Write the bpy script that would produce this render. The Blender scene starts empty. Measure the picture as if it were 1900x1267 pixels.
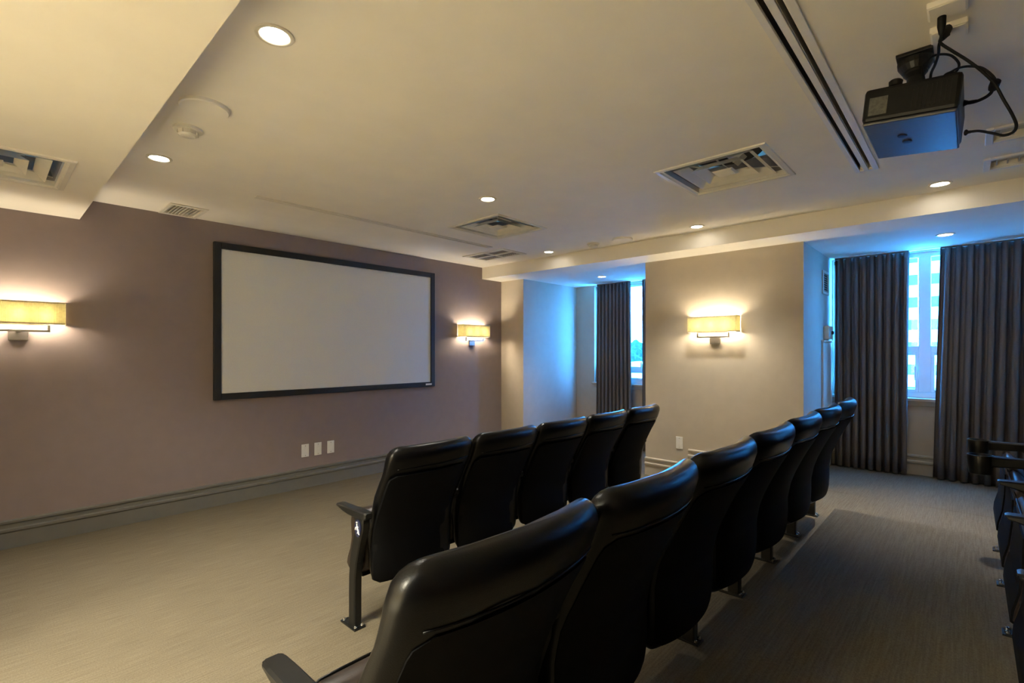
import bpy, bmesh, math, random
from mathutils import Vector, Matrix
random.seed(7)
SC = bpy.context.scene
C = SC.collection
PI = math.pi

# ------------------------------------------------------------------ camera
cam_d = bpy.data.cameras.new('camera')
cam = bpy.data.objects.new('camera', cam_d); C.objects.link(cam)
cam.location = (0, 0, 1.49)
cam.rotation_euler = (PI/2, 0, math.radians(42.93 - 90))
cam_d.sensor_width = 36; cam_d.lens = 36*913.6/1900
cam_d.shift_y = 18.5/1900
cam_d.clip_start = 0.02; cam_d.clip_end = 600
SC.camera = cam
# ------------------------------------------------------------------ exposure, world
SC.view_settings.view_transform = 'Standard'
SC.view_settings.look = 'None'
SC.view_settings.gamma = 1
SC.view_settings.use_curve_mapping = False
SC.view_settings.exposure = 1.42
SC.cycles.max_bounces = 10
SC.cycles.diffuse_bounces = 7
SC.cycles.transparent_max_bounces = 12
SC.cycles.sample_clamp_indirect = 6
SC.cycles.use_denoising = True
SC.cycles.caustics_reflective = False
SC.cycles.caustics_refractive = False
W = bpy.data.worlds.new('sky'); SC.world = W; W.use_nodes = True
wn = W.node_tree; bg = wn.nodes['Background']
SKY = (0.085, 0.50, 1.0); SKY_S = 34.0
bg.inputs[1].default_value = SKY_S
tc = wn.nodes.new('ShaderNodeTexCoord'); sp = wn.nodes.new('ShaderNodeSeparateXYZ')
rp = wn.nodes.new('ShaderNodeValToRGB')
wn.links.new(tc.outputs['Generated'], sp.inputs[0]); wn.links.new(sp.outputs['Z'], rp.inputs[0])
wn.links.new(rp.outputs[0], bg.inputs[0])
rp.color_ramp.elements[0].position = 0.0; rp.color_ramp.elements[0].color = (0.05, 0.34, 1.0, 1)
rp.color_ramp.elements[1].position = 0.9; rp.color_ramp.elements[1].color = (0.035, 0.29, 1.0, 1)
DOWN_W = 70.0         # watts of one recessed downlight
BULB_W = 1.6          # watts of one sconce bulb
LOBBY_FILL_W = 235.0       # ceiling panel in the unseen lobby, added to light the soffit
DOWN_COL = (1.0, 0.95, 0.83)
BULB_COL = (1.0, 0.86, 0.64)

# ------------------------------------------------------------------ materials
def mat(name, col, rough=.6, metal=0, spec=.5, noise=None, bump=None, emit=None, col2=None, coat=0):
    m = bpy.data.materials.new(name); m.use_nodes = True
    nt = m.node_tree; b = nt.nodes['Principled BSDF']
    b.inputs['Base Color'].default_value = (*col, 1)
    b.inputs['Roughness'].default_value = rough
    b.inputs['Metallic'].default_value = metal
    b.inputs['Specular IOR Level'].default_value = spec
    b.inputs['Coat Weight'].default_value = coat
    t = nt.nodes.new('ShaderNodeTexCoord')
    if noise:      # (scale vector, amount)
        mp = nt.nodes.new('ShaderNodeMapping'); mp.inputs['Scale'].default_value = noise[0]
        n = nt.nodes.new('ShaderNodeTexNoise'); n.inputs['Scale'].default_value = 1; n.inputs['Detail'].default_value = 5
        r = nt.nodes.new('ShaderNodeValToRGB')
        r.color_ramp.elements[0].position = .3; r.color_ramp.elements[1].position = .7
        c2 = col2 or tuple(min(1, c*(1+noise[1])) for c in col)
        c1 = tuple(c*(1-noise[1]) for c in col)
        r.color_ramp.elements[0].color = (*c1, 1); r.color_ramp.elements[1].color = (*c2, 1)
        nt.links.new(t.outputs['Object'], mp.inputs[0]); nt.links.new(mp.outputs[0], n.inputs['Vector'])
        nt.links.new(n.outputs['Fac'], r.inputs[0]); nt.links.new(r.outputs[0], b.inputs['Base Color'])
    if bump:       # (scale vector, strength, distance)
        mp = nt.nodes.new('ShaderNodeMapping'); mp.inputs['Scale'].default_value = bump[0]
        n = nt.nodes.new('ShaderNodeTexNoise'); n.inputs['Scale'].default_value = 1; n.inputs['Detail'].default_value = 4
        bp = nt.nodes.new('ShaderNodeBump'); bp.inputs['Strength'].default_value = bump[1]; bp.inputs['Distance'].default_value = bump[2]
        nt.links.new(t.outputs['Object'], mp.inputs[0]); nt.links.new(mp.outputs[0], n.inputs['Vector'])
        nt.links.new(n.outputs['Fac'], bp.inputs['Height']); nt.links.new(bp.outputs[0], b.inputs['Normal'])
    if emit:
        b.inputs['Emission Color'].default_value = (*emit[0], 1); b.inputs['Emission Strength'].default_value = emit[1]
    return m

def s3(a): return (a, a, a)
MAUVE = mat('mauve_paint', (.255, .203, .194), .75, spec=.25, noise=(s3(9), .03), bump=(s3(260), .12, .001))
BEIGE = mat('beige_paint', (.50, .435, .345), .75, spec=.25, noise=(s3(9), .03), bump=(s3(260), .12, .001))
CEIL = mat('ceiling_paint', (.90, .845, .735), .85, spec=.15, noise=(s3(4), .02), bump=(s3(200), .1, .001))
BASE_G = mat('baseboard_grey', (.150, .145, .128), .55, spec=.35, noise=(s3(12), .04))
BASE_B = mat('baseboard_beige', (.45, .40, .32), .55, spec=.35, noise=(s3(12), .04))
def carpet(name, a, b_):
    m = bpy.data.materials.new(name); m.use_nodes = True
    nt = m.node_tree; b = nt.nodes['Principled BSDF']; L = nt.links
    b.inputs['Roughness'].default_value = .95; b.inputs['Specular IOR Level'].default_value = .1
    t = nt.nodes.new('ShaderNodeTexCoord')
    def nz(sc, det):
        mp = nt.nodes.new('ShaderNodeMapping'); mp.inputs['Scale'].default_value = sc
        n = nt.nodes.new('ShaderNodeTexNoise'); n.inputs['Scale'].default_value = 1; n.inputs['Detail'].default_value = det
        L.new(t.outputs['Object'], mp.inputs[0]); L.new(mp.outputs[0], n.inputs['Vector']); return n
    n1 = nz((5, 130, 5), 4); n2 = nz((160, 160, 160), 2); n3 = nz((.9, 2.2, 1), 3)
    mx = nt.nodes.new('ShaderNodeMath'); mx.operation = 'MULTIPLY_ADD'; mx.inputs[1].default_value = .42
    m2 = nt.nodes.new('ShaderNodeMath'); m2.operation = 'MULTIPLY_ADD'; m2.inputs[1].default_value = .43
    m3 = nt.nodes.new('ShaderNodeMath'); m3.operation = 'MULTIPLY'; m3.inputs[1].default_value = .15
    L.new(n3.outputs['Fac'], m3.inputs[0]); L.new(n2.outputs['Fac'], m2.inputs[0]); L.new(m3.outputs[0], m2.inputs[2])
    L.new(n1.outputs['Fac'], mx.inputs[0]); L.new(m2.outputs[0], mx.inputs[2])
    r = nt.nodes.new('ShaderNodeValToRGB'); r.color_ramp.elements[0].position = .32; r.color_ramp.elements[1].position = .68
    r.color_ramp.elements[0].color = (*a, 1); r.color_ramp.elements[1].color = (*b_, 1)
    L.new(mx.outputs[0], r.inputs[0]); L.new(r.outputs[0], b.inputs['Base Color'])
    bp = nt.nodes.new('ShaderNodeBump'); bp.inputs['Strength'].default_value = .5; bp.inputs['Distance'].default_value = .004
    L.new(mx.outputs[0], bp.inputs['Height']); L.new(bp.outputs[0], b.inputs['Normal'])
    return m
CARPET = carpet('carpet', (.092, .075, .050), (.180, .150, .102))
LEATHER = mat('black_leather', (.0022, .0022, .0026), .30, spec=.25, bump=(s3(420), .22, .0012), noise=(s3(30), .2))
CUSHION = mat('brown_black_leather', (.022, .014, .010), .42, spec=.5, bump=(s3(420), .22, .0012), noise=(s3(30), .2))
SHELL = mat('shell_plastic', (.002, .002, .0024), .7, spec=.10, bump=(s3(500), .25, .001))
BLACKM = mat('black_metal', (.006, .006, .006), .38, spec=.4, noise=(s3(50), .2))
ARMP = mat('arm_plastic', (.008, .008, .008), .36, spec=.35, noise=(s3(50), .2))
CHROME = mat('chrome', (.75, .75, .75), .18, metal=1, noise=(s3(40), .05))
NICKEL = mat('brushed_nickel', (.42, .39, .36), .34, metal=1, noise=((4, 4, 300), .08))
WHITEP = mat('white_plastic', (.80, .78, .74), .4, noise=(s3(20), .02))
WHITEM = mat('white_metal', (.74, .69, .58), .42, spec=.5, noise=(s3(15), .03))
DARKC = mat('dark_cavity', (.05, .045, .042), .8, noise=(s3(15), .1))
GREYD = mat('duct_grey', (.34, .31, .28), .6, noise=(s3(15), .1))
SCREEN = mat('screen_vinyl', (.70, .705, .66), .8, spec=.2, noise=(s3(120), .03), bump=(s3(600), .1, .0005))
VELVET = mat('screen_frame_black', (.010, .010, .011), .6, noise=(s3(60), .1))
WINF = mat('window_frame_white', (.75, .78, .78), .35, noise=(s3(10), .02))
PROJ = mat('projector_black', (.004, .004, .0045), .45, spec=.3, noise=(s3(80), .1), bump=(s3(500), .2, .0006))
PROJB = mat('projector_belly', (.05, .05, .055), .42, spec=.6, noise=(s3(80), .1))
CABLE = mat('cable_rubber', (.004, .004, .004), .6, spec=.3, noise=(s3(60), .1))
STICK = mat('grey_sticker', (.09, .09, .08), .5, noise=(s3(90), .3))
BADGE = mat('badge_blue', (.012, .018, .06), .3, noise=(s3(60), .1))
BADGEW = mat('badge_white', (.8, .8, .85), .4, noise=(s3(60), .02))
LAMPE = mat('lamp_glow', (1, 1, 1), .5, emit=((1.0, .93, .82), 14)); LAMPE.node_tree.nodes['Principled BSDF']
BULBE = mat('bulb_glow', (1, 1, 1), .5, emit=(BULB_COL, BULB_W*70))
PLEN = mat('alcove_grille', (.55, .54, .52), .5, noise=(s3(20), .03))

def fabric(name, col, trans, fac, stripe=None):
    m = bpy.data.materials.new(name); m.use_nodes = True; nt = m.node_tree; L = nt.links
    for n in list(nt.nodes): nt.nodes.remove(n)
    o = nt.nodes.new('ShaderNodeOutputMaterial'); d = nt.nodes.new('ShaderNodeBsdfDiffuse'); t = nt.nodes.new('ShaderNodeBsdfTranslucent')
    mx = nt.nodes.new('ShaderNodeMixShader'); mx.inputs[0].default_value = fac
    t.inputs[0].default_value = (*trans, 1)
    c = nt.nodes.new('ShaderNodeTexCoord'); n = nt.nodes.new('ShaderNodeTexNoise'); n.inputs['Scale'].default_value = stripe or 300
    r = nt.nodes.new('ShaderNodeValToRGB'); r.color_ramp.elements[0].position = .35; r.color_ramp.elements[1].position = .65
    r.color_ramp.elements[0].color = (*[x*.82 for x in col], 1); r.color_ramp.elements[1].color = (*[min(1, x*1.15) for x in col], 1)
    L.new(c.outputs['Object'], n.inputs['Vector']); L.new(n.outputs['Fac'], r.inputs[0]); L.new(r.outputs[0], d.inputs[0])
    L.new(d.outputs[0], mx.inputs[1]); L.new(t.outputs[0], mx.inputs[2]); L.new(mx.outputs[0], o.inputs[0])
    return m
CURT = fabric('curtain_cloth', (.165, .148, .142), (.10, .10, .10), .12)
SHADE = fabric('shade_silk', (.62, .58, .36), (.60, .56, .36), .5, 40)
SHTRIM = fabric('shade_trim', (.80, .72, .50), (.50, .42, .24), .35, 60)

def glass():
    m = bpy.data.materials.new('window_glass'); m.use_nodes = True; nt = m.node_tree; L = nt.links
    for n in list(nt.nodes): nt.nodes.remove(n)
    o = nt.nodes.new('ShaderNodeOutputMaterial'); t = nt.nodes.new('ShaderNodeBsdfTransparent'); g = nt.nodes.new('ShaderNodeBsdfGlossy')
    t.inputs[0].default_value = (.93, .97, .98, 1); g.inputs['Roughness'].default_value = .02
    mx = nt.nodes.new('ShaderNodeMixShader'); mx.inputs[0].default_value = .06
    L.new(t.outputs[0], mx.inputs[1]); L.new(g.outputs[0], mx.inputs[2]); L.new(mx.outputs[0], o.inputs[0]); return m
GLASS = glass()

# ------------------------------------------------------------------ mesh helpers
class MB:
    def __init__(s): s.v = []; s.f = []
    def box(s, x0, x1, y0, y1, z0, z1, mtx=None):
        n = len(s.v)
        vs = [(x, y, z) for z in (z0, z1) for y in (y0, y1) for x in (x0, x1)]
        if mtx is not None: vs = [tuple(mtx @ Vector(v)) for v in vs]
        s.v += vs
        s.f += [tuple(n+i for i in q) for q in ((0,2,3,1),(4,5,7,6),(0,1,5,4),(2,6,7,3),(0,4,6,2),(1,3,7,5))]
        return s
    def ring_loft(s, rings, closed=True, cap=True):
        n = len(s.v); k = len(rings[0])
        for r in rings: s.v += [tuple(p) for p in r]
        for i in range(len(rings)-1):
            for j in range(k if closed else k-1):
                a = n+i*k+j; b = n+i*k+(j+1) % k
                s.f.append((a, b, b+k, a+k))
        if cap:
            s.f.append(tuple(n+j for j in reversed(range(k))))
            s.f.append(tuple(n+(len(rings)-1)*k+j for j in range(k)))
        return s
    def tube(s, pts, r, n=10, cap=True):
        pts = [Vector(p) for p in pts]; rings = []
        up = Vector((0, 0, 1)); prev = None
        for i, p in enumerate(pts):
            d = (pts[min(i+1, len(pts)-1)] - pts[max(i-1, 0)]).normalized()
            if prev is None:
                a = up if abs(d.dot(up)) < .9 else Vector((1, 0, 0))
                u = d.cross(a).normalized()
            else:
                u = (prev - d*prev.dot(d)).normalized()
            w = d.cross(u); prev = u
            rr = r[i] if isinstance(r, (list, tuple)) else r
            rings.append([p + (u*math.cos(2*PI*k/n) + w*math.sin(2*PI*k/n))*rr for k in range(n)])
        return s.ring_loft(rings, cap=cap)
    def lathe(s, prof, c=(0, 0, 0), n=32, sx=1, sy=1):     # prof: (radius, z)
        rings = [[(c[0]+r*sx*math.cos(2*PI*k/n), c[1]+r*sy*math.sin(2*PI*k/n), c[2]+z) for k in range(n)] for r, z in prof]
        return s.ring_loft(rings)
    def prism(s, poly, axis, a, b):   # poly 2D in the other two axes, extruded along axis
        n = len(s.v); k = len(poly)
        for t in (a, b):
            for (p, q) in poly:
                s.v.append({'x': (t, p, q), 'y': (p, t, q), 'z': (p, q, t)}[axis])
        for j in range(k):
            s.f.append((n+j, n+(j+1) % k, n+k+(j+1) % k, n+k+j))
        s.f.append(tuple(n+j for j in reversed(range(k)))); s.f.append(tuple(n+k+j for j in range(k)))
        return s
    def mesh(s, name, m, smooth=False, angle=None):
        me = bpy.data.meshes.new(name); me.from_pydata(s.v, [], s.f)
        bm = bmesh.new(); bm.from_mesh(me); bmesh.ops.recalc_face_normals(bm, faces=bm.faces); bm.to_mesh(me); bm.free()
        me.materials.append(m)
        if smooth:
            for p in me.polygons: p.use_smooth = True
            if angle:
                bm = bmesh.new(); bm.from_mesh(me)
                for e in bm.edges:
                    if len(e.link_faces) == 2 and e.calc_face_angle(0) > angle: e.smooth = False
                bm.to_mesh(me); bm.free()
        me.update(); return me

def place(name, me, parent=None, loc=(0, 0, 0), rz=0, bevel=0, label=None):
    o = bpy.data.objects.new(name, me); C.objects.link(o)
    if parent is not None: o.parent = parent
    o.location = loc; o.rotation_euler = (0, 0, rz)
    if bevel:
        b = o.modifiers.new('bevel', 'BEVEL'); b.width = bevel; b.segments = 2; b.limit_method = 'ANGLE'; b.angle_limit = .6
    if label: o['label'] = label
    return o
def obj(name, mb, m, parent=None, smooth=False, angle=.7, bevel=0, label=None):
    return place(name, mb.mesh(name, m, smooth, angle), parent, bevel=bevel, label=label)
def struct(name, mb, m, bevel=0):
    o = obj(name, mb, m, bevel=bevel); o['kind'] = 'structure'; return o
def thing(name, label, cat, loc=(0, 0, 0), rz=0, group=None):
    o = bpy.data.objects.new(name, None); C.objects.link(o); o.location = loc; o.rotation_euler = (0, 0, rz)
    o.empty_display_size = .1; o['label'] = label; o['category'] = cat
    if group: o['group'] = group
    return o
def tag(o, label, cat, group=None):
    o['label'] = label; o['category'] = cat
    if group: o['group'] = group
    return o
def slab(x0, x1, y0, y1, z0, z1, holes):
    mb = MB()
    xs = sorted({x0, x1, *[h[0] for h in holes], *[h[1] for h in holes]})
    ys = sorted({y0, y1, *[h[2] for h in holes], *[h[3] for h in holes]})
    for i in range(len(xs)-1):
        run = None
        for j in range(len(ys)-1):
            cx = (xs[i]+xs[i+1])/2; cy = (ys[j]+ys[j+1])/2
            hole = any(h[0] < cx < h[1] and h[2] < cy < h[3] for h in holes)
            if not hole:
                if run is None: run = ys[j]
            if (hole or j == len(ys)-2) and run is not None:
                mb.box(xs[i], xs[i+1], run, ys[j] if hole else ys[j+1], z0, z1); run = None
    return mb

# ------------------------------------------------------------------ dimensions
XL, XR, XB = -1.2, 5.49, 6.85          # left wall, right pier faces, back of the window alcoves
YF, YB = 5.335, -2.2                   # screen wall, rear wall
ZC, ZS = 2.74, 2.57                    # ceiling, soffit / beam underside
XS, XBM = .54, 5.08                    # soffit edge, beam face
P1, P2 = .165, .31                     # platform heights

# ------------------------------------------------------------------ structure
struct('floor', MB().box(XL-.15, XB+.15, YB-.15, YF+.15, -.12, 0), CARPET)
pl = MB().box(XL, XR, YB, 1.25, 0.001, P1).box(2.0, XR, 1.25, 2.356, .001, P1).box(XR, XB, -1.7, 1.197, .001, P1)
struct('platform', pl, CARPET, bevel=.006)
struct('platform', MB().box(XL, 4.38, YB, .748, P1, P2), CARPET, bevel=.008)
struct('wall_front', MB().box(XL-.15, XB+.15, YF, YF+.15, 0, 2.9), MAUVE)
DY0, DY1, DZ = .45, 2.75, 2.25       # doorway added out of view, lets lobby light reach the soffit
struct('wall_left', MB().box(XL-.15, XL, YB-.15, DY0, 0, 2.9).box(XL-.15, XL, DY1, YF, 0, 2.9).box(XL-.15, XL, DY0, DY1, DZ, 2.9), BEIGE)
TILE = mat('added_lobby_tile', (.80, .76, .66), .5, noise=(s3(3), .04))  # pale floor of the added lobby, bounces light up to the soffit
struct('floor', MB().box(XL-3.2, XL-.15, -.6, 3.8, -.12, 0), TILE)
struct('wall_left', MB().box(XL-3.35, XL-3.2, -.6, 3.8, 0, 2.9).box(XL-3.35, XL-.15, -.75, -.6, 0, 2.9).box(XL-3.35, XL-.15, 3.8, 3.95, 0, 2.9), BEIGE)  # shell of the added lobby, out of view
struct('ceiling', MB().box(XL-3.35, XL-.15, -.75, 3.95, 2.8, 2.9), CEIL)
struct('trim_3', MB().box(XL-.17, XL+.02, DY0-.09, DY0, P1+.001, DZ+.09).box(XL-.17, XL+.02, DY1, DY1+.09, 0, DZ+.09).box(XL-.17, XL+.02, DY0, DY1, DZ, DZ+.09), BASE_B, bevel=.006)  # casing of the added doorway
lp = thing('lobby_fill_panel', 'square light panel in an unseen lobby, added to light the soffit through the doorway', 'ceiling light', (XL-1.6, 1.6, 2.8))
obj('frame', MB().box(-.64, .64, -.64, -.6, -.02, 0).box(-.64, .64, .6, .64, -.02, 0).box(-.64, -.6, -.6, .6, -.02, 0).box(.6, .64, -.6, .6, -.02, 0), WHITEM, lp)
al = bpy.data.lights.new('lobby_fill_lamp', 'AREA'); al.shape = 'SQUARE'; al.size = 1.18; al.energy = LOBBY_FILL_W; al.color = (1, .95, .72)  # added source out of view, behind the bright soffit and its shadow strip
ao = bpy.data.objects.new('lobby_fill_lamp', al); C.objects.link(ao); ao.parent = lp; ao.location = (0, 0, -.012)
struct('wall_back', MB().box(XL, XB+.15, YB-.15, YB, 0, 2.9), BEIGE)
struct('wall_right', MB().box(XR, XB+.15, 4.876, YF, 0, ZS), BEIGE)
struct('wall_right', MB().box(XR, XB+.15, 1.197, 2.89, 0, ZS), BEIGE)
struct('wall_right', MB().box(XR, XB+.15, YB, -1.7, 0, ZS), BEIGE)
W1 = (3.25, 4.52, .99, 2.55); W2 = (-1.55, 1.185, .99, 2.56)
def niche_wall(y0, y1, w):
    return (MB().box(XB, XB+.15, y0, w[0], 0, ZS).box(XB, XB+.15, w[1], y1, 0, ZS)
            .box(XB, XB+.15, w[0], w[1], 0, w[2]).box(XB, XB+.15, w[0], w[1], w[3], ZS))
struct('wall_right', niche_wall(2.89, 4.876, W1), BEIGE)
struct('wall_right', niche_wall(-1.7, 1.197, W2), BEIGE)
holes = [(3.22, 3.86, 3.17, 3.81), (3.22, 3.86, .935, 1.575), (4.32, 4.70, 4.18, 4.84), (1.10, 1.33, 4.95, 5.28),
         (1.53, 4.11, 4.20, 4.235), (1.25, 4.11, .485, .505), (1.25, 4.11, .535, .555),
         (3.87, 4.08, -.80, -.10), (4.46, 4.68, -.80, -.10)]
struct('ceiling', slab(XS, XBM, YB, YF, ZC, ZC+.12, holes), CEIL)
struct('ceiling_soffit', slab(XL, XS, YB, YF, ZS, ZC+.12, [(-.31, .33, 3.76, 4.40)]), CEIL)
struct('ceiling_beam', MB().box(XBM, XB+.15, YB, YF, ZS, ZC+.12), CEIL)
struct('ceiling_roof', MB().box(XL-.15, XB+.15, YB-.15, YF+.15, ZC+.30, ZC+.34), CEIL)

# baseboards: two beads over a flat board
BP = [(0, 0), (.018, 0), (.018, .118), (.027, .130), (.027, .146), (.012, .154), (.012, .182), (.022, .192), (.022, .206), (0, .214)]
def base_along_x(x0, x1, y, z): return MB().prism([(y-d, z+h) for d, h in BP], 'x', x0, x1)
def base_along_y(y0, y1, x, z): return MB().prism([(x-d, z+h) for d, h in BP], 'y', y0, y1)
struct('baseboard_front', base_along_x(XL, XR, YF, 0), BASE_G)
struct('baseboard_left', MB().prism([(XL+d, h) for d, h in BP], 'y', DY1+.09, YF-.03), BASE_G)
struct('baseboard_right', base_along_y(4.876, YF-.03, XR, 0), BASE_B)
struct('baseboard_right', base_along_y(2.356, 2.89, XR, 0), BASE_B)
struct('baseboard_right', base_along_y(1.197, 2.352, XR, P1), BASE_B)
struct('baseboard_right', base_along_x(XR, XB, 4.876, 0), BASE_B)
struct('baseboard_right', base_along_y(2.89, 4.85, XB, 0), BASE_B)
struct('baseboard_right', base_along_y(-1.7, 1.19, XB, P1), BASE_B)

# windows
def window(n, w, bars_y, rail_z):
    y0, y1, z0, z1 = w; X0, X1 = XB+.055, XB+.115
    bars_y = sorted(bars_y)
    root = bpy.data.objects.new('window_%d' % n, None); C.objects.link(root); root['kind'] = 'structure'
    fr = MB()
    fr.box(X0, X1, y0, y0+.05, z0, z1).box(X0, X1, y1-.05, y1, z0, z1).box(X0, X1, y0, y1, z0, z0+.06).box(X0, X1, y0, y1, z1-.05, z1)
    obj('window_frame', fr, WINF, root, bevel=.004)
    ys = [y0+.05] + [v for b in bars_y for v in (b[0], b[1])] + [y1-.05]
    for b in bars_y: obj('mullion', MB().box(X0-.012, X1, b[0], b[1], z0+.06, z1-.05), WINF, root, bevel=.005)
    for i in range(0, len(ys)-1, 2):
        a, c = ys[i], ys[i+1]
        obj('transom', MB().box(X0-.012, X1, a, c, rail_z-.035, rail_z+.035), WINF, root, bevel=.004)
        obj('pane', MB().box(X0+.022, X0+.028, a, c, rail_z+.035, z1-.05), GLASS, root)
        s = MB(); d = .030
        s.box(X0-.01, X1-.01, a, a+d, z0+.06, rail_z-.035).box(X0-.01, X1-.01, c-d, c, z0+.06, rail_z-.035)
        s.box(X0-.01, X1-.01, a+d, c-d, z0+.06, z0+.06+d).box(X0-.01, X1-.01, a+d, c-d, rail_z-.035-d, rail_z-.035)
        sh = obj('sash', s, WINF, root, bevel=.004)
        obj('pane', MB().box(X0+.022, X0+.028, a+d, c-d, z0+.06+d, rail_z-.035-d), GLASS, sh)
        h = MB().box(X0-.022, X0-.01, a+.012, a+.036, 1.18, 1.30).box(X0-.045, X0-.022, a+.017, a+.031, 1.19, 1.215).box(X0-.05, X0-.038, a+.014, a+.034, 1.20, 1.33)
        obj('handle', h, WINF, sh, bevel=.003)
    return root
window(1, W1, [(3.60, 3.66)], 1.22)
window(2, W2, [(.305, .408), (-.60, -.50)], 1.514)
struct('trim_1', MB().box(XB-.05, XB+.055, W1[0]-.03, W1[1]+.03, W1[2]-.035, W1[2]-.002).box(XB-.018, XB, W1[0], W1[1], W1[2]-.085, W1[2]-.035), BASE_B, bevel=.006)
struct('trim_2', MB().box(XB-.05, XB+.055, W2[0]-.03, 1.19, W2[2]-.035, W2[2]-.002).box(XB-.018, XB, W2[0], 1.19, W2[2]-.085, W2[2]-.035), BASE_B, bevel=.006)

# ------------------------------------------------------------------ projection screen
scr = thing('projection_screen', 'large blank grey-white projection screen in black frame on the mauve wall', 'screen', (2.834, YF, 1.02))
sw, sh_ = 1.326, 1.525
y0 = -.045
fm = MB().box(-sw, -sw+.062, y0, -.002, 0, sh_).box(sw-.062, sw, y0, -.002, 0, sh_).box(-sw+.062, sw-.062, y0, -.002, 0, .062).box(-sw+.062, sw-.062, y0, -.002, sh_-.062, sh_)
frm = obj('frame', fm, VELVET, scr, bevel=.004)
obj('screen_surface', MB().box(-sw+.06, sw-.06, -.026, -.012, .06, sh_-.06), SCREEN, scr)
obj('nameplate', MB().box(sw-.155, sw-.055, y0-.003, y0, .022, .044), WHITEP, frm, bevel=.002, label='small white nameplate')

# ------------------------------------------------------------------ outlets on walls
def outlet(label, loc, rz=0, group=None):
    t = thing('wall_plate', label, 'wall plate', loc, rz, group)
    obj('cover', MB().box(-.041, .041, -.007, -.0005, -.07, .07), WHITEP, t, bevel=.003)
    obj('insert', MB().box(-.017, .017, -.009, -.006, -.034, .034), WHITEP, t, bevel=.0015)
    for z in (-.052, .052): obj('screw', MB().lathe([(.004, 0), (.004, .002), (.002, .003)], n=8), CHROME, t).matrix_local = Matrix.Translation((0, -.0065, z)) @ Matrix.Rotation(PI/2, 4, 'X')
outlet('white wall plate under the screen, left of the three', (2.406, YF, .405))
outlet('white wall plate under the screen, middle of the three', (2.55, YF, .405))
outlet('white wall plate under the screen, right of the three', (2.70, YF, .405))
outlet('white wall plate low on the beige pier between the windows', (XR, 2.46, .435), PI/2+PI)

# ------------------------------------------------------------------ sconces
def sconce(label, loc, rz):
    t = thing('wall_sconce', label, 'wall lamp', loc, rz, 'sconces with pleated cream shades')   # origin on the wall, -y into the room
    obj('back_plate', MB().box(-.055, .055, -.022, -.001, 1.575, 1.655), NICKEL, t, bevel=.003)
    br = MB().box(-.012, .012, -.085, -.02, 1.640, 1.656).box(-.175, .175, -.088, -.068, 1.640, 1.656)
    br.box(-.175, -.158, -.088, -.068, 1.656, 1.695).box(.158, .175, -.088, -.068, 1.656, 1.695)
    obj('bracket', br, NICKEL, t, bevel=.002)
    obj('socket_bar', MB().box(-.17, .17, -.084, -.070, 1.690, 1.702), NICKEL, t, bevel=.002)
    # pleated shade: three sided, open above and below
    hw, dp, r = .26, .135, .012
    path = [(-hw, -.004)]
    n = 22
    for i in range(1, n): path.append((-hw, -.004-(dp-r-.004)*i/n))
    for a in range(5): path.append((-hw+r-r*math.cos(PI/2*a/4), -dp+r-r*math.sin(PI/2*a/4)))
    N = 130
    for i in range(1, N): path.append((-hw+r+(2*hw-2*r)*i/N, -dp))
    for a in range(5): path.append((hw-r+r*math.sin(PI/2*a/4), -dp+r-r*math.cos(PI/2*a/4)))
    for i in range(1, n): path.append((hw, -dp+r+(dp-r-.004)*i/n))
    path.append((hw, -.004))
    def wall(z0, z1, th, off, pleat):
        rings = []
        outer = []; inner = []
        for i, (x, y) in enumerate(path):
            a = Vector(path[max(i-1, 0)]); b = Vector(path[min(i+1, len(path)-1)]); d = (b-a).normalized(); nn = Vector((d.y, -d.x))
            e = off + (pleat if i % 2 else 0)
            outer.append((x+nn.x*e, y+nn.y*e)); inner.append((x+nn.x*(e-th), y+nn.y*(e-th)))
        mb = MB()
        rings = [[(o[0], o[1], z0), (o[0], o[1], z1), (q[0], q[1], z1), (q[0], q[1], z0)] for o, q in zip(outer, inner)]
        return mb.ring_loft(rings)
    sd = obj('shade', wall(1.702, 1.868, .0012, 0, .0016), SHADE, t)
    obj('shade_trim', wall(1.698, 1.710, .003, .003, 0), SHTRIM, sd)
    obj('shade_trim', wall(1.860, 1.872, .003, .003, 0), SHTRIM, sd)
    for x in (-.15, 0, .15):
        obj('bulb', MB().lathe([(.004, 1.702), (.010, 1.705), (.011, 1.735), (.020, 1.765), (.023, 1.785), (.018, 1.805), (.006, 1.815)], (x, -.082, 0), 16), BULBE, t, smooth=True)
    return t
sconce('wall lamp with pleated cream shade on the mauve wall, left of the screen', (.185, YF, 0), 0)
sconce('wall lamp with pleated cream shade on the mauve wall, between screen and corner', (4.86, YF, 0), 0)
sconce('wall lamp with pleated cream shade on the beige pier between the two window alcoves', (XR, 2.05, 0), -PI/2)

# ------------------------------------------------------------------ theatre chairs
HW = .291          # half width of a back
def lerp_table(t, tab):
    for (a, u), (b, v) in zip(tab, tab[1:]):
        if t <= b: k = (t-a)/(b-a); k = k*k*(3-2*k) if False else k; return u+(v-u)*k
    return tab[-1][1]
REAR = [(.215, -.075), (.25, -.098), (.30, -.108), (.38, -.112), (.46, -.112), (.55, -.128), (.62, -.152), (.70, -.188), (.76, -.218), (.82, -.252), (.87, -.276), (.92, -.292), (.975, -.292)]
THK = [(.215, .05), (.30, .10), (.42, .125), (.52, .125), (.62, .105), (.72, .085), (.82, .078), (.90, .085), (.975, .080)]
def plan(x): return .050*(x/HW)**2           # ends curve forward
def back_half_width(z):
    w = HW - .003 - .020*min(1, max(0, (.70-z)/.12))
    top, r = .978, .070
    if z > top-r: q = (z-(top-r))/r; w -= r*(1-math.sqrt(max(0, 1-q*q)))
    if z < .215+.06: q = ((.215+.06)-z)/.06; w -= .06*(1-math.sqrt(max(0, 1-q*q)))
    return w
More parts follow.
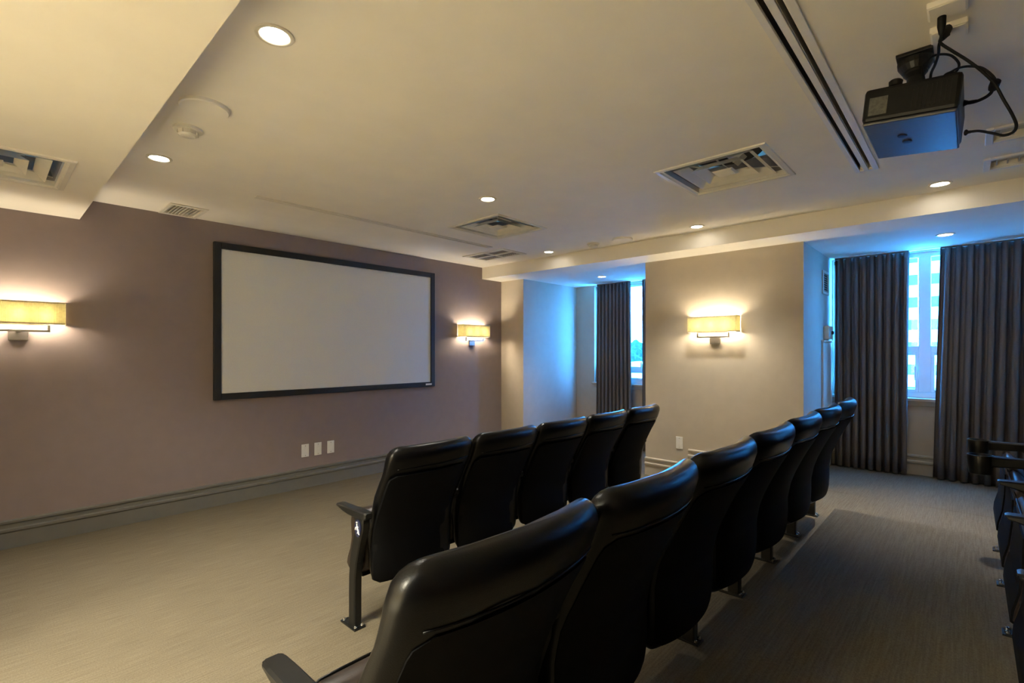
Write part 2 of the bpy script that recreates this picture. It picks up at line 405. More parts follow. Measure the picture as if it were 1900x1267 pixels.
def back_mesh():
    mb = MB(); rings = []
    zs = [.2155, .222, .235, .255, .275, .31, .36, .41, .46, .51, .56, .61, .66, .70, .74, .78, .82, .85, .88, .90, .92, .94, .955, .966, .973, .977]
    for z in zs:
        w = back_half_width(z); yr = lerp_table(z, REAR); th = lerp_table(z, THK)
        e = 1.0
        if z > .938: q = (z-.938)/.040; e = math.sqrt(max(.02, 1-q*q))
        if z < .245: q = (.245-z)/.03; e = min(e, math.sqrt(max(.03, 1-q*q)))
        yc = yr+th/2; hy = th/2*e
        ring = []; n = 44
        for k in range(n):
            a = 2*PI*k/n; cx, sx_ = math.cos(a), math.sin(a)
            p = .42 if True else 1
            x = w*math.copysign(abs(cx)**.32, cx); y = hy*math.copysign(abs(sx_)**.55, sx_)
            ring.append((x, yc+y+plan(x), z))
        rings.append(ring)
    mb.ring_loft(rings); return mb.mesh('backrest', LEATHER, True, 1.2)
def rear_y(x, z):       # rear surface of the back at (x, z)
    w = back_half_width(z); c = min(.97, (abs(x)/w)**(1/.32)); th = lerp_table(z, THK)
    return lerp_table(z, REAR)+th/2*(1-math.sqrt(1-c*c)**.55)+plan(x)
def shell_mesh():     # hard panel on the rear of the back, its top edge makes the line under the roll
    mb = MB(); z0, z1 = .245, .845; nz, nx = 30, 24; hw = .256
    def pt(i, j, off):
        z = z0+(z1-z0)*i/nz; u = -1+2*j/nx
        r = .035; w = hw
        for zz in (z-z0, z1-z):
            if zz < r: w = min(w, hw-r*(1-math.sqrt(max(0, 1-((r-zz)/r)**2))))
        x = u*w; return (x, rear_y(x, z)+off, z)
    F = [[pt(i, j, -.004) for j in range(nx+1)] for i in range(nz+1)]
    B = [[pt(i, j, .012) for j in range(nx+1)] for i in range(nz+1)]
    n0 = 0; k = nx+1
    mb.v = [p for r in F for p in r] + [p for r in B for p in r]; off = (nz+1)*k
    for i in range(nz):
        for j in range(nx):
            a = i*k+j; mb.f.append((a, a+1, a+k+1, a+k)); mb.f.append((off+a, off+a+k, off+a+k+1, off+a+1))
    for j in range(nx):
        mb.f.append((j, off+j, off+j+1, j+1)); a = nz*k+j; mb.f.append((a, a+1, off+a+1, off+a))
    for i in range(nz):
        a = i*k; mb.f.append((a, a+k, off+a+k, off+a)); a = i*k+nx; mb.f.append((a, off+a, off+a+k, a+k))
    return mb.mesh('back_shell', SHELL, True, .9)
def rib_mesh():       # raised welt round the shell
    mb = MB(); hw = .2625; pts = []
    z0, z1, r = .29, .860, .036
    line = [(-.245+.49*i/24, z1) for i in range(25)]
    pts = [(x, rear_y(x, z)-.0005, z) for x, z in line]
    mb.tube(pts, .0026, 6); return mb.mesh('welt', LEATHER, True)
def cushion_section(grow=0):
    return [(.234, .262), (.228, .295), (.203, .36), (.188, .45), (.184, .555), (.176, .585), (.155, .598), (.128, .590), (.095, .565), (.062, .52), (.036, .46), (.022, .40), (.022, .34), (.045, .29), (.09, .255), (.15, .238), (.205, .240)]
def cushion_mesh():
    mb = MB(); sec = cushion_section(); cy = .13; cz = .42; rings = []
    hw = .258
    for t in [-1, -.992, -.975, -.95, -.91, -.86, -.6, -.3, 0, .3, .6, .86, .91, .95, .975, .992, 1]:
        x = t*hw; d = (1-abs(t))*hw; r = .034
        e = 0 if d > r else (r-math.sqrt(max(0, r*r-(r-d)**2)))
        ring = []
        for (y, z) in sec:
            v = Vector((y-cy, z-cz)); L = v.length; v = v*((L-e)/L)
            bulge = .012*(1-t*t) if y < .15 and z > .33 else 0
            ring.append((x, cy+v.x-bulge, cz+v.y))
        rings.append(ring)
    mb.ring_loft(rings); return mb.mesh('seat_cushion', CUSHION, True, 1.1)
def pan_mesh():
    sec = [(.243, .258), (.238, .298), (.212, .362), (.198, .45), (.193, .550), (.183, .550), (.187, .45), (.202, .36), (.226, .295), (.226, .266), (.15, .235), (.08, .250), (.078, .240), (.15, .222)]
    return MB().prism(sec, 'x', -.238, .238).mesh('seat_pan', SHELL)
def piping_mesh():
    hw = .252; pts = [(-hw, .150, .50), (-hw, .165, .55), (-hw+.006, .176, .574), (-hw+.03, .182, .583)]
    pts += [(-hw+.03+(2*hw-.06)*i/8, .183, .584) for i in range(1, 8)]
    pts += [(hw-.03, .182, .583), (hw-.006, .176, .574), (hw, .165, .55), (hw, .150, .50)]
    return MB().tube(pts, .0045, 6).mesh('piping', LEATHER, True)
def stand_mesh():
    # flat pillar rising from the plate and leaning back to carry the arm
    path = [(.052, .004, .031), (.052, .20, .031), (.050, .27, .031), (.038, .36, .034), (.006, .47, .036), (-.022, .55, .038), (-.024, .585, .040), (.000, .622, .062)]
    rings = []
    for cy, z, h in path:
        w = .023
        rings.append([(-w, cy-h+.006, z), (-w+.006, cy-h, z), (w-.006, cy-h, z), (w, cy-h+.006, z), (w, cy+h-.006, z), (w-.006, cy+h, z), (-w+.006, cy+h, z), (-w, cy+h-.006, z)])
    return MB().ring_loft(rings).mesh('stand', BLACKM)
def plate_mesh(): return MB().box(-.033, .033, 0, .152, 0, .007).box(-.027, .027, .010, .142, .007, .011).mesh('base_plate', BLACKM)
def bolt_mesh(): return MB().lathe([(.010, 0), (.010, .003), (.007, .003), (.007, .009), (.004, .011)], n=12).mesh('bolt', CHROME, True, .5)
def arm_mesh(tip=.222):
    sec_ = [(-.088, .020, .614, .640), (-.078, .026, .606, .645), (.03, .0285, .602, .644), (.10, .028, .602, .642), (.16, .028, .608, .641), (.21, .0275, .617, .640), (.25, .026, .623, .639), (.262, .020, .628, .637)]
    rings = []
    for y, w, z0, z1 in sec_:
        if y > .03: y = .03+(y-.03)*(tip-.03)/.232
        w = min(w, .030); c = .006
        rings.append([(-w, y, z0+c), (-w+c, y, z0), (w-c, y, z0), (w, y, z0+c), (w, y, z1-c), (w-c, y, z1), (-w+c, y, z1), (-w, y, z1-c)])
    mb = MB().ring_loft(rings)
    return mb.mesh('armrest', ARMP, True, .5)
def cup_arm_mesh():
    rings = []
    for y, w, z0, z1 in [(-.070, .020, .614, .640), (-.060, .026, .606, .645), (.0, .030, .602, .646), (.06, .030, .600, .645), (.13, .032, .596, .644), (.17, .040, .594, .644)]:
        c = .006
        rings.append([(-w, y, z0+c), (-w+c, y, z0), (w-c, y, z0), (w, y, z0+c), (w, y, z1-c), (w-c, y, z1), (-w+c, y, z1), (-w, y, z1-c)])
    return MB().ring_loft(rings).mesh('armrest', ARMP, True, .5)
def cup_mesh():
    return MB().lathe([(.030, .548), (.044, .552), (.050, .60), (.053, .643), (.051, .648), (.046, .648), (.043, .640), (.040, .60), (.036, .558), (.001, .556)], (0, .212, 0), 36).mesh('cup_holder', ARMP, True, .9)
BACK, SHL, RIB, CUSH, PAN, PIP = back_mesh(), shell_mesh(), rib_mesh(), cushion_mesh(), pan_mesh(), piping_mesh()
STAND, PLATE, BOLT, ARM, CARM, CUP = stand_mesh(), plate_mesh(), bolt_mesh(), arm_mesh(), cup_arm_mesh(), cup_mesh()
ARMS = arm_mesh(.165); ARML = arm_mesh(.262)
HINGE = MB().tube([(-.272, .115, .335), (.272, .115, .335)], .014, 12).mesh('hinge_bar', BLACKM, True, .5)

def put_stand(root, x, cup=False, arm=None):
    s = place('stand', STAND, root, (x, 0, 0))
    place('base_plate', PLATE, s)
    for y in (.016, .136):
        place('bolt', BOLT, s, (-.019, y, .010)); place('bolt', BOLT, s, (.019, y, .010))
    if cup:
        a = place('armrest', CARM, root, (x, 0, 0)); place('cup_holder', CUP, a)
    else:
        a = place('armrest', arm or ARM, root, (x, 0, 0))
    return s
def chair(label, x, y, z, group, last=False, cups=(False, False), arm=None, half=.30, slim=1.0, shift=0):
    t = thing('theatre_chair', label, 'chair', (x, y, z), 0, group)
    b = place('backrest', BACK, t, (shift, 0, .018 if shift else 0)); place('welt', RIB, b); place('back_shell', SHL, t)
    c = place('seat_cushion', CUSH, t); c.scale = (1, slim, 1); place('piping', PIP, c); place('seat_pan', PAN, t).scale = (1, slim, 1)
    place('hinge_bar', HINGE, t)
    s = put_stand(t, -half, cups[0], arm)
    if last: put_stand(t, half, cups[1])
    return t, s
PITCH = .60
ROW1 = ['black leather theatre chair with blue wheelchair badge, at left end of front row',
        'second black theatre chair from the left end of the front row',
        'middle black theatre chair of the five in the front row',
        'black theatre chair in front row, next to its right end',
        'black theatre chair at the right end of the front row, before the beige pier']
for k in range(5):
    t, s = chair(ROW1[k], 1.378+PITCH*(k+.5), 2.393, 0, 'theatre chairs of the front row', k == 4, shift=.024)
    if k == 0:
        # wheelchair badge on the aisle side of the first stand
        bx = -.0235
        ov = [(-.020+.030*math.cos(2*PI*i/28), .553+.045*math.sin(2*PI*i/28)) for i in range(28)]
        bd = obj('badge', MB().prism(ov, 'x', bx-.004, bx+.001), BADGE, s, label='dark blue oval accessibility badge')
        sy = MB()
        def T(pts, r=.0030): sy.tube([(bx-.0050, -.020+a, .553+b) for a, b in pts], r*1.15, 6)
        T([(.006-.0135*math.cos(a), -.010+.0165*math.sin(a)) for a in [math.radians(d) for d in range(-60, 200, 20)]][::-1])
        T([(.004, .026), (.003, .008), (.001, -.006), (-.010, -.008), (-.015, -.027), (-.021, -.026)])
        T([(.003, .010), (-.010, .008)])
        T([(.004, .030), (.004, .0345)], .0048)
        obj('wheelchair_symbol', sy, BADGEW, bd)
ROW2 = ['large black leather theatre chair nearest the camera, left end of the middle row',
        'second black theatre chair from the left in the middle row',
        'third black theatre chair from the left in the middle row',
        'fourth of seven black theatre chairs in the middle row',
        'third black theatre chair from the window end of the middle row',
        'second black theatre chair from the window end of the middle row',
        'black theatre chair at the window end of the middle row, before the curtains']
for k in range(7):
    chair(ROW2[k], .445+.59*(k+.5), .893, P1, 'theatre chairs of the middle row', k == 6, arm=ARML, half=.295)
ROW3 = ['black theatre chair with cup holder arms at the window end of the back row',
        'second theatre chair from the window end of the back row, cup holder beside it',
        'third theatre chair from the window end of the back row',
        'fourth theatre chair from the window end of the back row',
        'nearest theatre chair of the back row at the lower right edge']
for k in range(5):
    chair(ROW3[k], 4.10-.59*(k+.5), -.25, P2, 'theatre chairs of the back row', k == 0, (k == 0, k == 0), ARMS, .295, .62)

# ------------------------------------------------------------------ curtains
def curtain(label, ys_top, ys_bot, z0, z1, folds, amp, seed, X=6.745):
    rnd = random.Random(seed); n = folds*10; nz = 14
    ph = [0]
    for i in range(n): ph.append(ph[-1]+rnd.uniform(.75, 1.25)*2*PI/10)
    sc = 2*PI*folds/ph[-1]; ph = [p*sc for p in ph]
    am = [rnd.uniform(.7, 1.15) for _ in range(folds+2)]
    v = []; f = []
    for j in range(nz+1):
        t = j/nz; z = z1+(z0-z1)*t
        for i in range(n+1):
            u = i/n; y = (ys_top[0]+(ys_top[1]-ys_top[0])*u)*(1-t)+(ys_bot[0]+(ys_bot[1]-ys_bot[0])*u)*t
            q = ph[i]/(2*PI); a0 = am[int(q) % len(am)]; a1 = am[(int(q)+1) % len(am)]; a = amp*(a0+(a1-a0)*(q-int(q)))
            a *= .8+.35*t
            w = math.sin(ph[i]+.25*math.sin(3*t+seed)); w = math.copysign(abs(w)**.75, w)
            v.append((X+a*w+.004*math.sin(5*t+i*.7), y+.010*math.sin(2*ph[i])*(.5+t*.5), z))
    for j in range(nz):
        for i in range(n):
            a = j*(n+1)+i; f.append((a, a+1, a+n+2, a+n+1))
    me = bpy.data.meshes.new('curtain_cloth'); me.from_pydata(v, [], f); me.materials.append(CURT)
    for p in me.polygons: p.use_smooth = True
    t = thing('curtain', label, 'curtain', (0, 0, 0), 0)
    yc = (ys_top[0]+ys_top[1])/2; t.location = (X, yc, z0)
    o = place('cloth', me, t, (-X, -yc, -z0)); m = o.modifiers.new('thick', 'SOLIDIFY'); m.thickness = .004
    obj('header_tape', MB().box(-.012, .012, min(ys_top)-yc, max(ys_top)-yc, z1-z0, z1-z0+.012), CURT, t)
    return t
curtain('dark grey-brown pleated curtain left of the gap in the narrow far alcove window', (4.40, 3.80), (4.41, 3.77), .012, 2.553, 9, .036, 3)
curtain('short stretch of grey curtain beside the pier in the far alcove', (3.60, 2.98), (3.61, 2.98), .012, 2.553, 8, .036, 5)
curtain('dark pleated curtain left of the window gap, behind the middle row', (1.150, .478), (1.150, .500), P1+.012, 2.553, 9, .042, 8)
curtain('wide dark curtain right of the window gap, behind the back row', (.225, -1.35), (.285, -1.35), P1+.012, 2.553, 19, .042, 11)
for n, (a, b) in enumerate(((2.93, 4.45), (-1.62, 1.16))):
    tag(obj('curtain_track', MB().box(6.725, 6.765, a, b, ZS-.004, ZS-.0005) , WHITEM), 'white ceiling track of the ' + ('far' if n == 0 else 'near') + ' alcove curtains', 'curtain track')

# ------------------------------------------------------------------ things in the near alcove
t = thing('wall_vent', 'white louvred vent high on the side of the near window alcove', 'vent', (6.45, 1.197, 2.26))
fm = MB().box(-.15, .15, -.016, 0, -.13, -.10).box(-.15, .15, -.016, 0, .10, .13).box(-.15, -.12, -.016, 0, -.10, .10).box(.12, .15, -.016, 0, -.10, .10)
obj('frame', fm, WHITEM, t, bevel=.003); obj('backing', MB().box(-.12, .12, -.003, -.0005, -.10, .10), DARKC, t)
sl = MB().box(-.12, .12, -.007, .007, -.001, .001).mesh('slat', WHITEM)
for i in range(8):
    o = place('slat', sl, t, (0, -.009, -.088+i*.025)); o.rotation_euler = (math.radians(40), 0, 0)
t = thing('wall_control', 'small white control box on a slim panel beside the near window', 'control box', (6.50, 1.197, 1.70))
obj('box_body', MB().box(-.12, .10, -.055, -.001, -.075, .075), WHITEM, t, bevel=.006)
obj('knob', MB().lathe([(.020, 0), (.020, .014), (.014, .020)], n=20), DARKC, t, smooth=True, angle=.6).matrix_local = Matrix.Translation((.02, -.055, 0)) @ Matrix.Rotation(PI/2, 4, 'X')
obj('side_bracket', MB().box(.10, .19, -.04, -.015, -.07, .05), WHITEM, t, bevel=.004)
t = thing('wall_panel', 'tall narrow white panel below the control box beside the near window', 'wall panel', (6.50, 1.197, P1+.30))
obj('cover', MB().box(-.22, .24, -.022, -.001, 0, 1.13), WHITEM, t, bevel=.005)
obj('top_cap', MB().box(-.23, .25, -.030, -.001, 1.13, 1.15), WHITEM, t, bevel=.003)

# ------------------------------------------------------------------ ceiling diffusers
def diffuser(label, x, y, z):
    t = thing('ceiling_diffuser', label, 'ceiling vent', (x, y, z), 0, 'square ceiling air diffusers')
    h = .36
    fr = MB(); 
    def sq(a, zz): return [(-a, -a, zz), (a, -a, zz), (a, a, zz), (-a, a, zz)]
    fr.ring_loft([sq(h, 0), sq(h-.004, -.008), sq(h-.030, -.010), sq(h-.045, .004), sq(h-.045, .05), sq(h-.05, .05), sq(h-.05, .0), sq(h-.035, -.002), sq(h-.01, -.001), sq(h, 0)], cap=False)
    obj('frame', fr, WHITEM, t)
    cv = MB().ring_loft([sq(h-.05, .035), sq(h-.09, .14), sq(h-.12, .145)], cap=False)
    obj('plenum', cv, GREYD, t)
    nk = MB().lathe([(.24, .135), (.235, .16), (.16, .17), (.158, .2), (.001, .2)], n=40); obj('neck', nk, DARKC, t, smooth=True, angle=.6)
    for a, b, z0, z1 in ((.262, .205, .004, .052), (.170, .118, .002, .046)):
        rg = MB().ring_loft([sq(a, z0), sq((a+b)/2+.006, (z0+z1)/2-.006), sq(b, z1), sq(b-.004, z1), sq((a+b)/2, (z0+z1)/2-.002), sq(a-.006, z0+.003), sq(a, z0)], cap=False)
        obj('louver_ring', rg, WHITEM, t)
    cp = MB().ring_loft([sq(.070, .004), sq(.055, -.004), sq(.001, -.008)], cap=False).ring_loft([sq(.070, .004), sq(.001, .012)], cap=False)
    obj('centre_plate', cp, WHITEM, t)
    for s in (-1, 1):
        obj('damper_blade', MB().box(-.16, .16, -.05, .05, -.0015, .0015, Matrix.Translation((0, s*.07, .115)) @ Matrix.Rotation(s*.7, 4, 'X')), WHITEM, t)
    for sx in (-1, 1):
        for sy in (-1, 1):
            obj('corner_brace', MB().tube([(sx*.08, sy*.08, .03), (sx*.30, sy*.30, .055)], .004, 6), WHITEM, t)
    return t
diffuser('square white air diffuser in the main ceiling, near the screen corner', 3.54, 3.49, ZC)
diffuser('larger looking square air diffuser in the ceiling, left of the slot vent', 3.54, 1.255, ZC)
diffuser('square air diffuser in the lowered soffit at the left edge', .01, 4.08, ZS)

# return grille of four panes
t = thing('return_grille', 'flat ceiling grille of four dark panels near the far corner', 'ceiling vent', (4.51, 4.51, ZC))
fm = MB().box(-.22, .22, -.37, -.31, -.010, 0).box(-.22, .22, .31, .37, -.010, 0).box(-.22, -.16, -.31, .31, -.010, 0).box(.16, .22, -.31, .31, -.010, 0).box(-.16, .16, -.02, .02, -.008, .002).box(-.02, .02, -.31, .31, -.008, .002)
obj('frame', fm, WHITEM, t, bevel=.003)
for sx in (-1, 1):
    for sy in (-1, 1):
        c = MB()
        for i in range(9): c.box(sx*.09-.07, sx*.09+.07, sy*.165-.14+i*.0345, sy*.165-.14+i*.0345+.012, .004, .018)
        g = obj('grid_panel', c, GREYD, t)
obj('plenum', MB().box(-.19, .19, -.33, .33, .05, .06), GREYD, t)
# small linear grille by the screen wall
t = thing('linear_grille', 'small white slatted ceiling grille against the screen wall', 'ceiling vent', (1.215, 5.115, ZC))
fm = MB().box(-.145, .145, -.205, -.165, -.010, 0).box(-.145, .145, .165, .205, -.010, 0).box(-.145, -.115, -.165, .165, -.010, 0).box(.115, .145, -.165, .165, -.010, 0)
obj('frame', fm, WHITEM, t, bevel=.003)
sl = MB().box(-.0015, .0015, -.165, .165, -.012, .012).mesh('slat', WHITEM)
for i in range(9):
    o = place('slat', sl, t, (-.104+i*.026, 0, .002)); o.rotation_euler = (0, math.radians(25), 0)
obj('plenum', MB().box(-.13, .13, -.18, .18, .07, .08), DARKC, t)
# long slot along the screen wall
t = thing('slot_vent', 'long thin slot in the ceiling parallel to the screen wall', 'ceiling vent', (2.82, 4.2175, ZC))
fm = MB().box(-1.325, 1.325, -.045, -.018, -.008, 0).box(-1.325, 1.325, .018, .030, -.008, 0).box(-1.325, -1.29, -.018, .018, -.008, 0).box(1.29, 1.325, -.018, .018, -.008, 0)
obj('frame', fm, WHITEM, t, bevel=.002); obj('inner_channel', MB().box(-1.30, 1.30, -.03, .03, .05, .06), GREYD, t)
obj('divider', MB().box(-1.29, 1.29, -.003, .003, -.004, .03), WHITEM, t)
# double slot near the projector
t = thing('slot_vent', 'double black slot vent in the ceiling beside the projector', 'ceiling vent', (2.69, .52, ZC))
fm = MB().box(-1.45, 1.45, -.068, -.036, -.012, 0).box(-1.45, 1.45, -.014, .014, -.012, 0).box(-1.45, 1.45, .036, .062, -.012, 0).box(1.425, 1.45, -.036, .036, -.012, 0).box(-1.45, -1.425, -.036, .036, -.012, 0)
obj('frame', fm, WHITEP, t, bevel=.002); obj('inner_channel', MB().box(-1.44, 1.44, -.05, .05, .10, .11).box(-1.44, 1.44, -.036, -.034, 0, .10).box(-1.44, 1.44, .034, .036, 0, .10), BLACKM, t)
# two slim grilles right of the projector
for x, w, lab in ((3.975, .105, 'nearer of two recessed ceiling grilles at the right edge'), (4.57, .11, 'farther of two recessed ceiling grilles at the right edge')):
    t = thing('ceiling_grille', lab, 'ceiling vent', (x, -.45, ZC))
    fm = MB().box(-w-.03, w+.03, .35, .385, -.014, 0).box(-w-.03, w+.03, -.385, -.35, -.014, 0).box(-w-.03, -w, -.35, .35, -.014, 0).box(w, w+.03, -.35, .35, -.014, 0)
    obj('frame', fm, WHITEP, t, bevel=.003); obj('recess_plate', MB().box(-w, w, -.35, .35, .035, .045), PLEN, t)
    sl = MB().box(-w, w, -.004, .004, .010, .030).mesh('slat', PLEN)
    for i in range(13): place('slat', sl, t, (0, -.32+i*.0533, 0))

# ------------------------------------------------------------------ recessed downlights
def downlight(label, x, y, z, w=1.0, cone=100):
    t = thing('recessed_downlight', label, 'ceiling light', (x, y, z), 0, 'recessed ceiling downlights')
    obj('trim_ring', MB().lathe([(.072, -.0005), (.071, -.006), (.060, -.008), (.052, -.004), (.050, -.0005)], n=36), WHITEM, t, smooth=True)
    obj('lamp_lens', MB().lathe([(.050, -.0008), (.049, -.004), (.001, -.005)], n=28), LAMPE, t, smooth=True)
    l = bpy.data.lights.new('downlight_beam', 'SPOT'); l.energy = DOWN_W*w; l.color = DOWN_COL; l.spot_size = math.radians(cone); l.spot_blend = 1.0; l.shadow_soft_size = .045
    lo = bpy.data.objects.new('downlight_beam', l); C.objects.link(lo); lo.parent = t; lo.location = (0, 0, -.012)
downlight('biggest looking round downlight, near the top beside the soffit', .785, 2.01, ZC)
downlight('round downlight between soffit and screen, above the small slatted grille', .776, 3.836, ZC)
downlight('round downlight in the ceiling above the square diffuser by the screen', 2.82, 2.894, ZC)
downlight('round downlight in the far corner beside the four-panel grille', 4.833, 3.868, ZC)
downlight('round downlight along the beam, above the beige pier lamp', 4.863, 2.0, ZC)
downlight('round downlight along the beam, below the projector at the right', 4.862, .164, ZC, 1.35, 76)
downlight('small downlight in the ceiling of the far window alcove', 6.08, 3.885, ZS, .12)
downlight('small downlight in the ceiling of the near window alcove', 6.055, .167, ZS, .15)

downlight('added unseen downlight in the lowered soffit, beside the left wall towards the screen', -.80, 3.1, ZS, 1.3)  # soffit row by the left wall, added out of view to brighten soffit and floor
downlight('added unseen downlight in the lowered soffit, beside the left wall level with the front row', -.80, 1.7, ZS, 1.3)
downlight('added unseen downlight in the lowered soffit, beside the left wall nearest the camera', -.80, .4, ZS, 1.0)
# round plates and detectors
def plate(label, x, y):
    t = thing('round_cover', label, 'ceiling cover', (x, y, ZC))
    obj('disc', MB().lathe([(.112, 0), (.112, -.014), (.106, -.020), (.001, -.022)], n=44), CEIL, t, smooth=True, angle=.5)
plate('large blank round cover on the ceiling beside the soffit', .772, 2.86)
plate('blank round cover on the ceiling by the beam', 4.842, 2.83)
def detector(label, x, y):
    t = thing('smoke_detector', label, 'smoke detector', (x, y, ZC))
    obj('base', MB().lathe([(.072, 0), (.071, -.012), (.064, -.016), (.001, -.017)], n=36), WHITEM, t, smooth=True, angle=.5)
    obj('chamber', MB().lathe([(.050, -.016), (.047, -.036), (.036, -.044), (.020, -.046), (.001, -.046)], n=36), WHITEM, t, smooth=True, angle=.5)
    rb = MB().box(-.003, .003, .040, .052, -.036, -.016).mesh('rib', WHITEM)
    for i in range(8): place('rib', rb, t, rz=i*PI/4)
detector('round smoke detector beside the soffit', .785, 3.215)
detector('small smoke detector on the ceiling by the beam', 4.82, 3.20)

# ------------------------------------------------------------------ projector
R = Matrix.Rotation(math.radians(6.0), 4, 'X')
t = thing('projector', 'black ceiling projector with grey sticker hanging from its mount', 'projector', (2.70, .18, 2.40))
def rbox(x0, x1, y0, y1, z0, z1): return MB().box(x0, x1, y0, y1, z0, z1, R)
obj('body', rbox(-.24, .24, -.15, .15, .012, .145), PROJ, t, bevel=.014)
obj('belly_plate', rbox(-.234, .234, -.146, .146, 0, .014), PROJB, t, bevel=.006)
lens = MB().lathe([(.048, -.002), (.048, .004), (.042, .006), (.036, .002), (.001, .001)], n=32)
lens.v = [tuple(R @ Vector((v[0]-.10, .15+v[2], .078+v[1]))) for v in lens.v]
obj('lens', lens, PROJ, t, smooth=True, angle=.5)
obj('sticker', rbox(-.2425, -.2395, .070, .130, .035, .105), STICK, t)
for i, (x, y) in enumerate(((-.05, .03), (.03, .02))):
    d = MB().lathe([(.022, 0), (.020, -.004), (.001, -.005)], (0, 0, 0), 20, 1.6, .55)
    d.v = [tuple(R @ Vector((v[0]*.6+x, v[1]*1.4+y, v[2]))) for v in d.v]
    obj('screw_recess', d, PROJ, t)
kn = MB().lathe([(.010, .145), (.010, .16), (.022, .165), (.024, .182), (.018, .188), (.001, .189)], (-.17, .06, 0), 20); kn.v = [tuple(R @ Vector(v)) for v in kn.v]
obj('adjuster_foot', kn, PROJ, t, smooth=True, angle=.6)
vb = MB().box(-.2425, -.2395, -.0015, .0015, .03, .11, R).mesh('vent_slat', BLACKM)
for i in range(9): place('vent_slat', vb, t, (0, -.12+i*.014, 0))
t = thing('projector_mount', 'black bracket holding the projector to the ceiling', 'mount', (2.70, .17, 2.553))
obj('spider_plate', MB().box(-.10, .10, -.07, .07, .006, .012).box(-.14, .14, -.012, .012, 0, .010), BLACKM, t, bevel=.002)
obj('neck', MB().lathe([(.045, .012), (.045, .03), (.030, .045), (.030, .10), (.042, .115), (.042, .13)], n=24), BLACKM, t, smooth=True, angle=.5)
obj('ceiling_flange', MB().box(-.075, .075, -.06, .06, .172, .186).lathe([(.046, .125), (.060, .150), (.062, .173)], n=24), BLACKM, t, bevel=.002)

def smooth_path(p, n=8):
    out = []
    P = [Vector(q) for q in p]; P = [P[0]]+P+[P[-1]]
    for i in range(1, len(P)-2):
        for k in range(n):
            u = k/n
            out.append(.5*((2*P[i])+(-P[i-1]+P[i+1])*u+(2*P[i-1]-5*P[i]+4*P[i+1]-P[i+2])*u*u+(-P[i-1]+3*P[i]-3*P[i+1]+P[i+2])*u**3))
    out.append(P[-2]); return out

def cord(label, pts, r, ends=None):
    t = thing('cable', label, 'cable', pts[0])
    o = Vector(pts[0]); P = [p-o for p in smooth_path(pts)]
    obj('cord', MB().tube(P, r, 8), CABLE, t, smooth=True)
    return t, P
def plug(t, a, b, r0, r1, name='plug'):
    a = Vector(a); b = Vector(b); obj(name, MB().tube([a, a+(b-a)*.08, a+(b-a)*.6, a+(b-a)*.95, b], [r0*.7, r0, r0, r1, r1*.7], 12), CABLE, t, smooth=True, angle=.8)
THICK = [(2.42, 0.08, 2.634), (2.445, 0.047, 2.601), (2.47, 0.007, 2.562), (2.495, -0.032, 2.517), (2.52, -0.065, 2.47), (2.545, -0.09, 2.411), (2.57, -0.113, 2.359), (2.595, -0.125, 2.324), (2.62, -0.118, 2.309), (2.645, -0.093, 2.312), (2.67, -0.062, 2.338), (2.695, -0.024, 2.366), (2.72, 0.013, 2.379)]
LOOP = [(2.66, 0.144, 2.654), (2.666, 0.137, 2.686), (2.671, 0.117, 2.707), (2.677, 0.089, 2.709), (2.683, 0.056, 2.693), (2.689, 0.033, 2.654), (2.694, 0.041, 2.627), (2.7, 0.065, 2.623)]
SECOND = [(2.7, 0.078, 2.623), (2.68, 0.056, 2.626), (2.66, 0.031, 2.624), (2.64, -0.0, 2.609), (2.62, -0.034, 2.581), (2.6, -0.06, 2.536), (2.58, -0.071, 2.501)]
SHORT = [(2.58, -0.071, 2.501), (2.604, -0.064, 2.493), (2.628, -0.059, 2.48), (2.652, -0.04, 2.475), (2.676, -0.008, 2.478), (2.7, 0.022, 2.493)]
DROP = [(2.42, 0.082, 2.638), (2.5, 0.089, 2.633), (2.58, 0.102, 2.63), (2.66, 0.118, 2.631)]
t, P = cord('black cable looping from the ceiling outlet behind the projector', [(2.40, .075, 2.70), (2.405, .078, 2.65)]+THICK, .0052)
plug(t, (-.012, 0, .030), P[7], .013, .008)
plug(t, P[-5], P[-1], .006, .012)
t, P = cord('thin black cable coiled in a small loop above the projector', [(2.66, .13, 2.56)]+LOOP+[(2.70, .04, 2.56)], .0045)
t, P = cord('thin black cable arching from the projector top to the dangling plug', [(2.70, .07, 2.56)]+SECOND, .0045)
t, P = cord('short black power lead with plug at the rear of the projector', SHORT, .006)
plug(t, P[0], P[12], .016, .013); plug(t, P[-12], P[-1], .007, .013)
t, P = cord('black cable dropping from the ceiling outlet to the projector mount', [(2.515, .06, 2.70)]+DROP+[(2.66, .12, 2.57)], .005)
plug(t, (0, 0, .03), P[6], .015, .008)
for x, lab in ((2.36, 'white outlet box on the ceiling at the top edge above the cables'), (2.545, 'white outlet box on the ceiling where the projector cables plug in')):
    t = thing('outlet_box', lab, 'outlet', (x, .06, ZC))
    obj('box_body', MB().box(-.050, .050, -.055, .055, -.022, 0), CEIL, t, bevel=.004)
    obj('cover', MB().box(-.045, .045, -.050, .050, -.026, -.022), CEIL, t, bevel=.002)

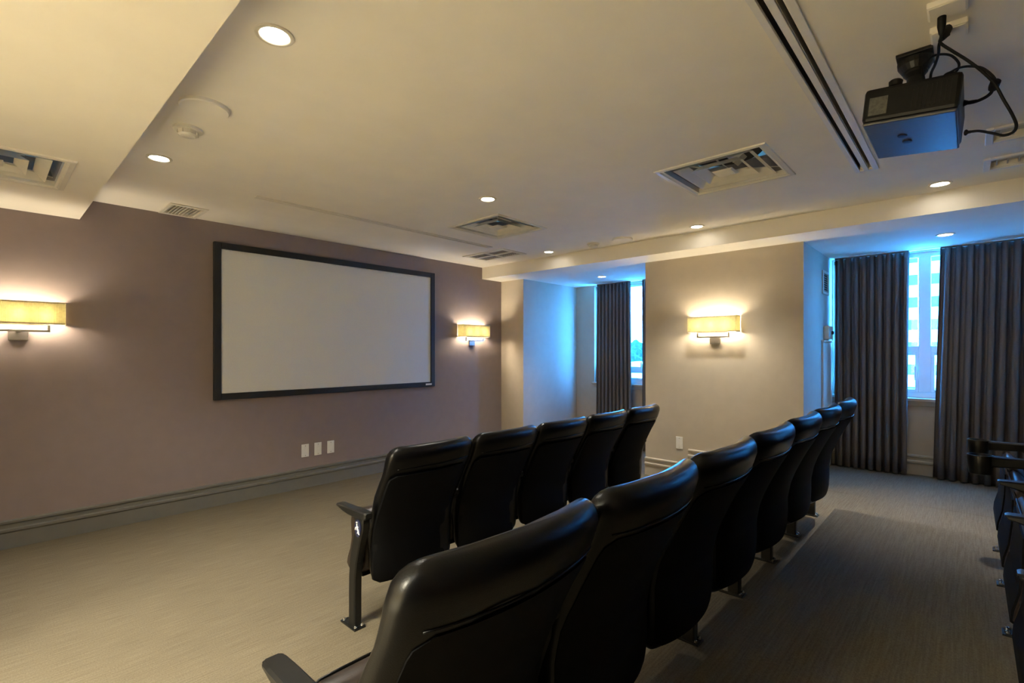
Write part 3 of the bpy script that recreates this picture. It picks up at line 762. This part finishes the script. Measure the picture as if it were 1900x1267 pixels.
# ------------------------------------------------------------------ outside
PLASTER = mat('tower_plaster', (.80, .78, .74), .8, noise=(s3(.5), .03))
TGLASS = mat('tower_glass', (.05, .085, .07), .25, noise=(s3(.8), .15))
GRASSM = mat('far_ground', (.60, .60, .56), .9, noise=(s3(.03), .12))
TREEM = mat('tree_leaves', (.006, .020, .014), .8, noise=(s3(.6), .4), bump=(s3(1.2), 1.0, .4))
BARK = mat('tree_bark', (.10, .07, .05), .9, noise=(s3(3), .3))
g = struct('ground', MB().box(-20, 620, -400, 520, -15.3, -15), GRASSM)
b = thing('apartment_tower', 'tall pale apartment tower seen through the gap between the curtains', 'building', (86, -2, -15))
obj('wall', MB().box(-6, 6, -13, 12, 0, 52), PLASTER, b)
wn_ = MB().box(-.12, .10, -.62, .62, 0, 1.45).mesh('window', WINF)
pn_ = MB().box(-.16, -.10, -.54, .54, .08, 1.37).mesh('pane', TGLASS)
cn_ = MB().box(-.05, .05, -.9, .9, -.25, -.1).mesh('ledge', PLASTER)
for r in range(16):
    for c in range(9):
        if (r, c) == (99, 99): continue
        yy = 7.35-2.35*c; zz = 2.2+2.82*r
        w_ = place('window', wn_, b, (-6, yy, zz)); place('pane', pn_, w_); place('ledge', cn_, w_)
h = thing('pavilion', 'low white domed building beyond the far alcove window', 'building', (96, 52, -15), math.radians(30))
obj('wall', MB().box(-9, 9, -14, 14, 0, 11.2), PLASTER, h)
obj('roof', MB().lathe([(8.5, 11.0), (8.2, 12.4), (6.5, 13.4), (3.5, 14.1), (.05, 14.4)], n=32), PLASTER, h, smooth=True)
for i in range(6): place('window', wn_, h, (-9, -9+i*3.6, 8.6))
def tree(label, x, y, h, w, seed):
    rnd = random.Random(seed); t = thing('tree', label, 'tree', (x, y, -15), 0, 'trees on the skyline')
    bm = bmesh.new(); bmesh.ops.create_icosphere(bm, subdivisions=5, radius=1)
    off = Vector((rnd.uniform(0, 99), rnd.uniform(0, 99), rnd.uniform(0, 99)))
    from mathutils import noise
    for v in bm.verts:
        n = v.co.normalized(); d = 1+.28*noise.noise(n*1.6+off)+.16*noise.noise(n*4+off)+.09*noise.noise(n*11+off)
        v.co = Vector((n.x*w*d, n.y*w*d, h*.58+n.z*h*.43*d))
    me = bpy.data.meshes.new('crown'); bm.to_mesh(me); bm.free(); me.materials.append(TREEM)
    place('crown', me, t); obj('trunk', MB().tube([(0, 0, 0), (.1, 0, h*.2), (0, .1, h*.4)], [.5, .4, .3], 8), BARK, t)
TL = ['tree on the skyline through the far window, leftmost crown', 'tall tree crown on the skyline through the far window', 'middle tree on the skyline beyond the domed building', 'broad tree on the skyline beyond the domed building', 'tree on the skyline through the far window, rightmost crown']
for i in range(5):
    a = math.radians(17.6+i*5.5); dd = 135+(i*37) % 22
    tree(TL[i], math.cos(a)*dd, math.sin(a)*dd, 16.0+(i*13) % 3, 5.0+(i*7) % 3*.4, i+3)
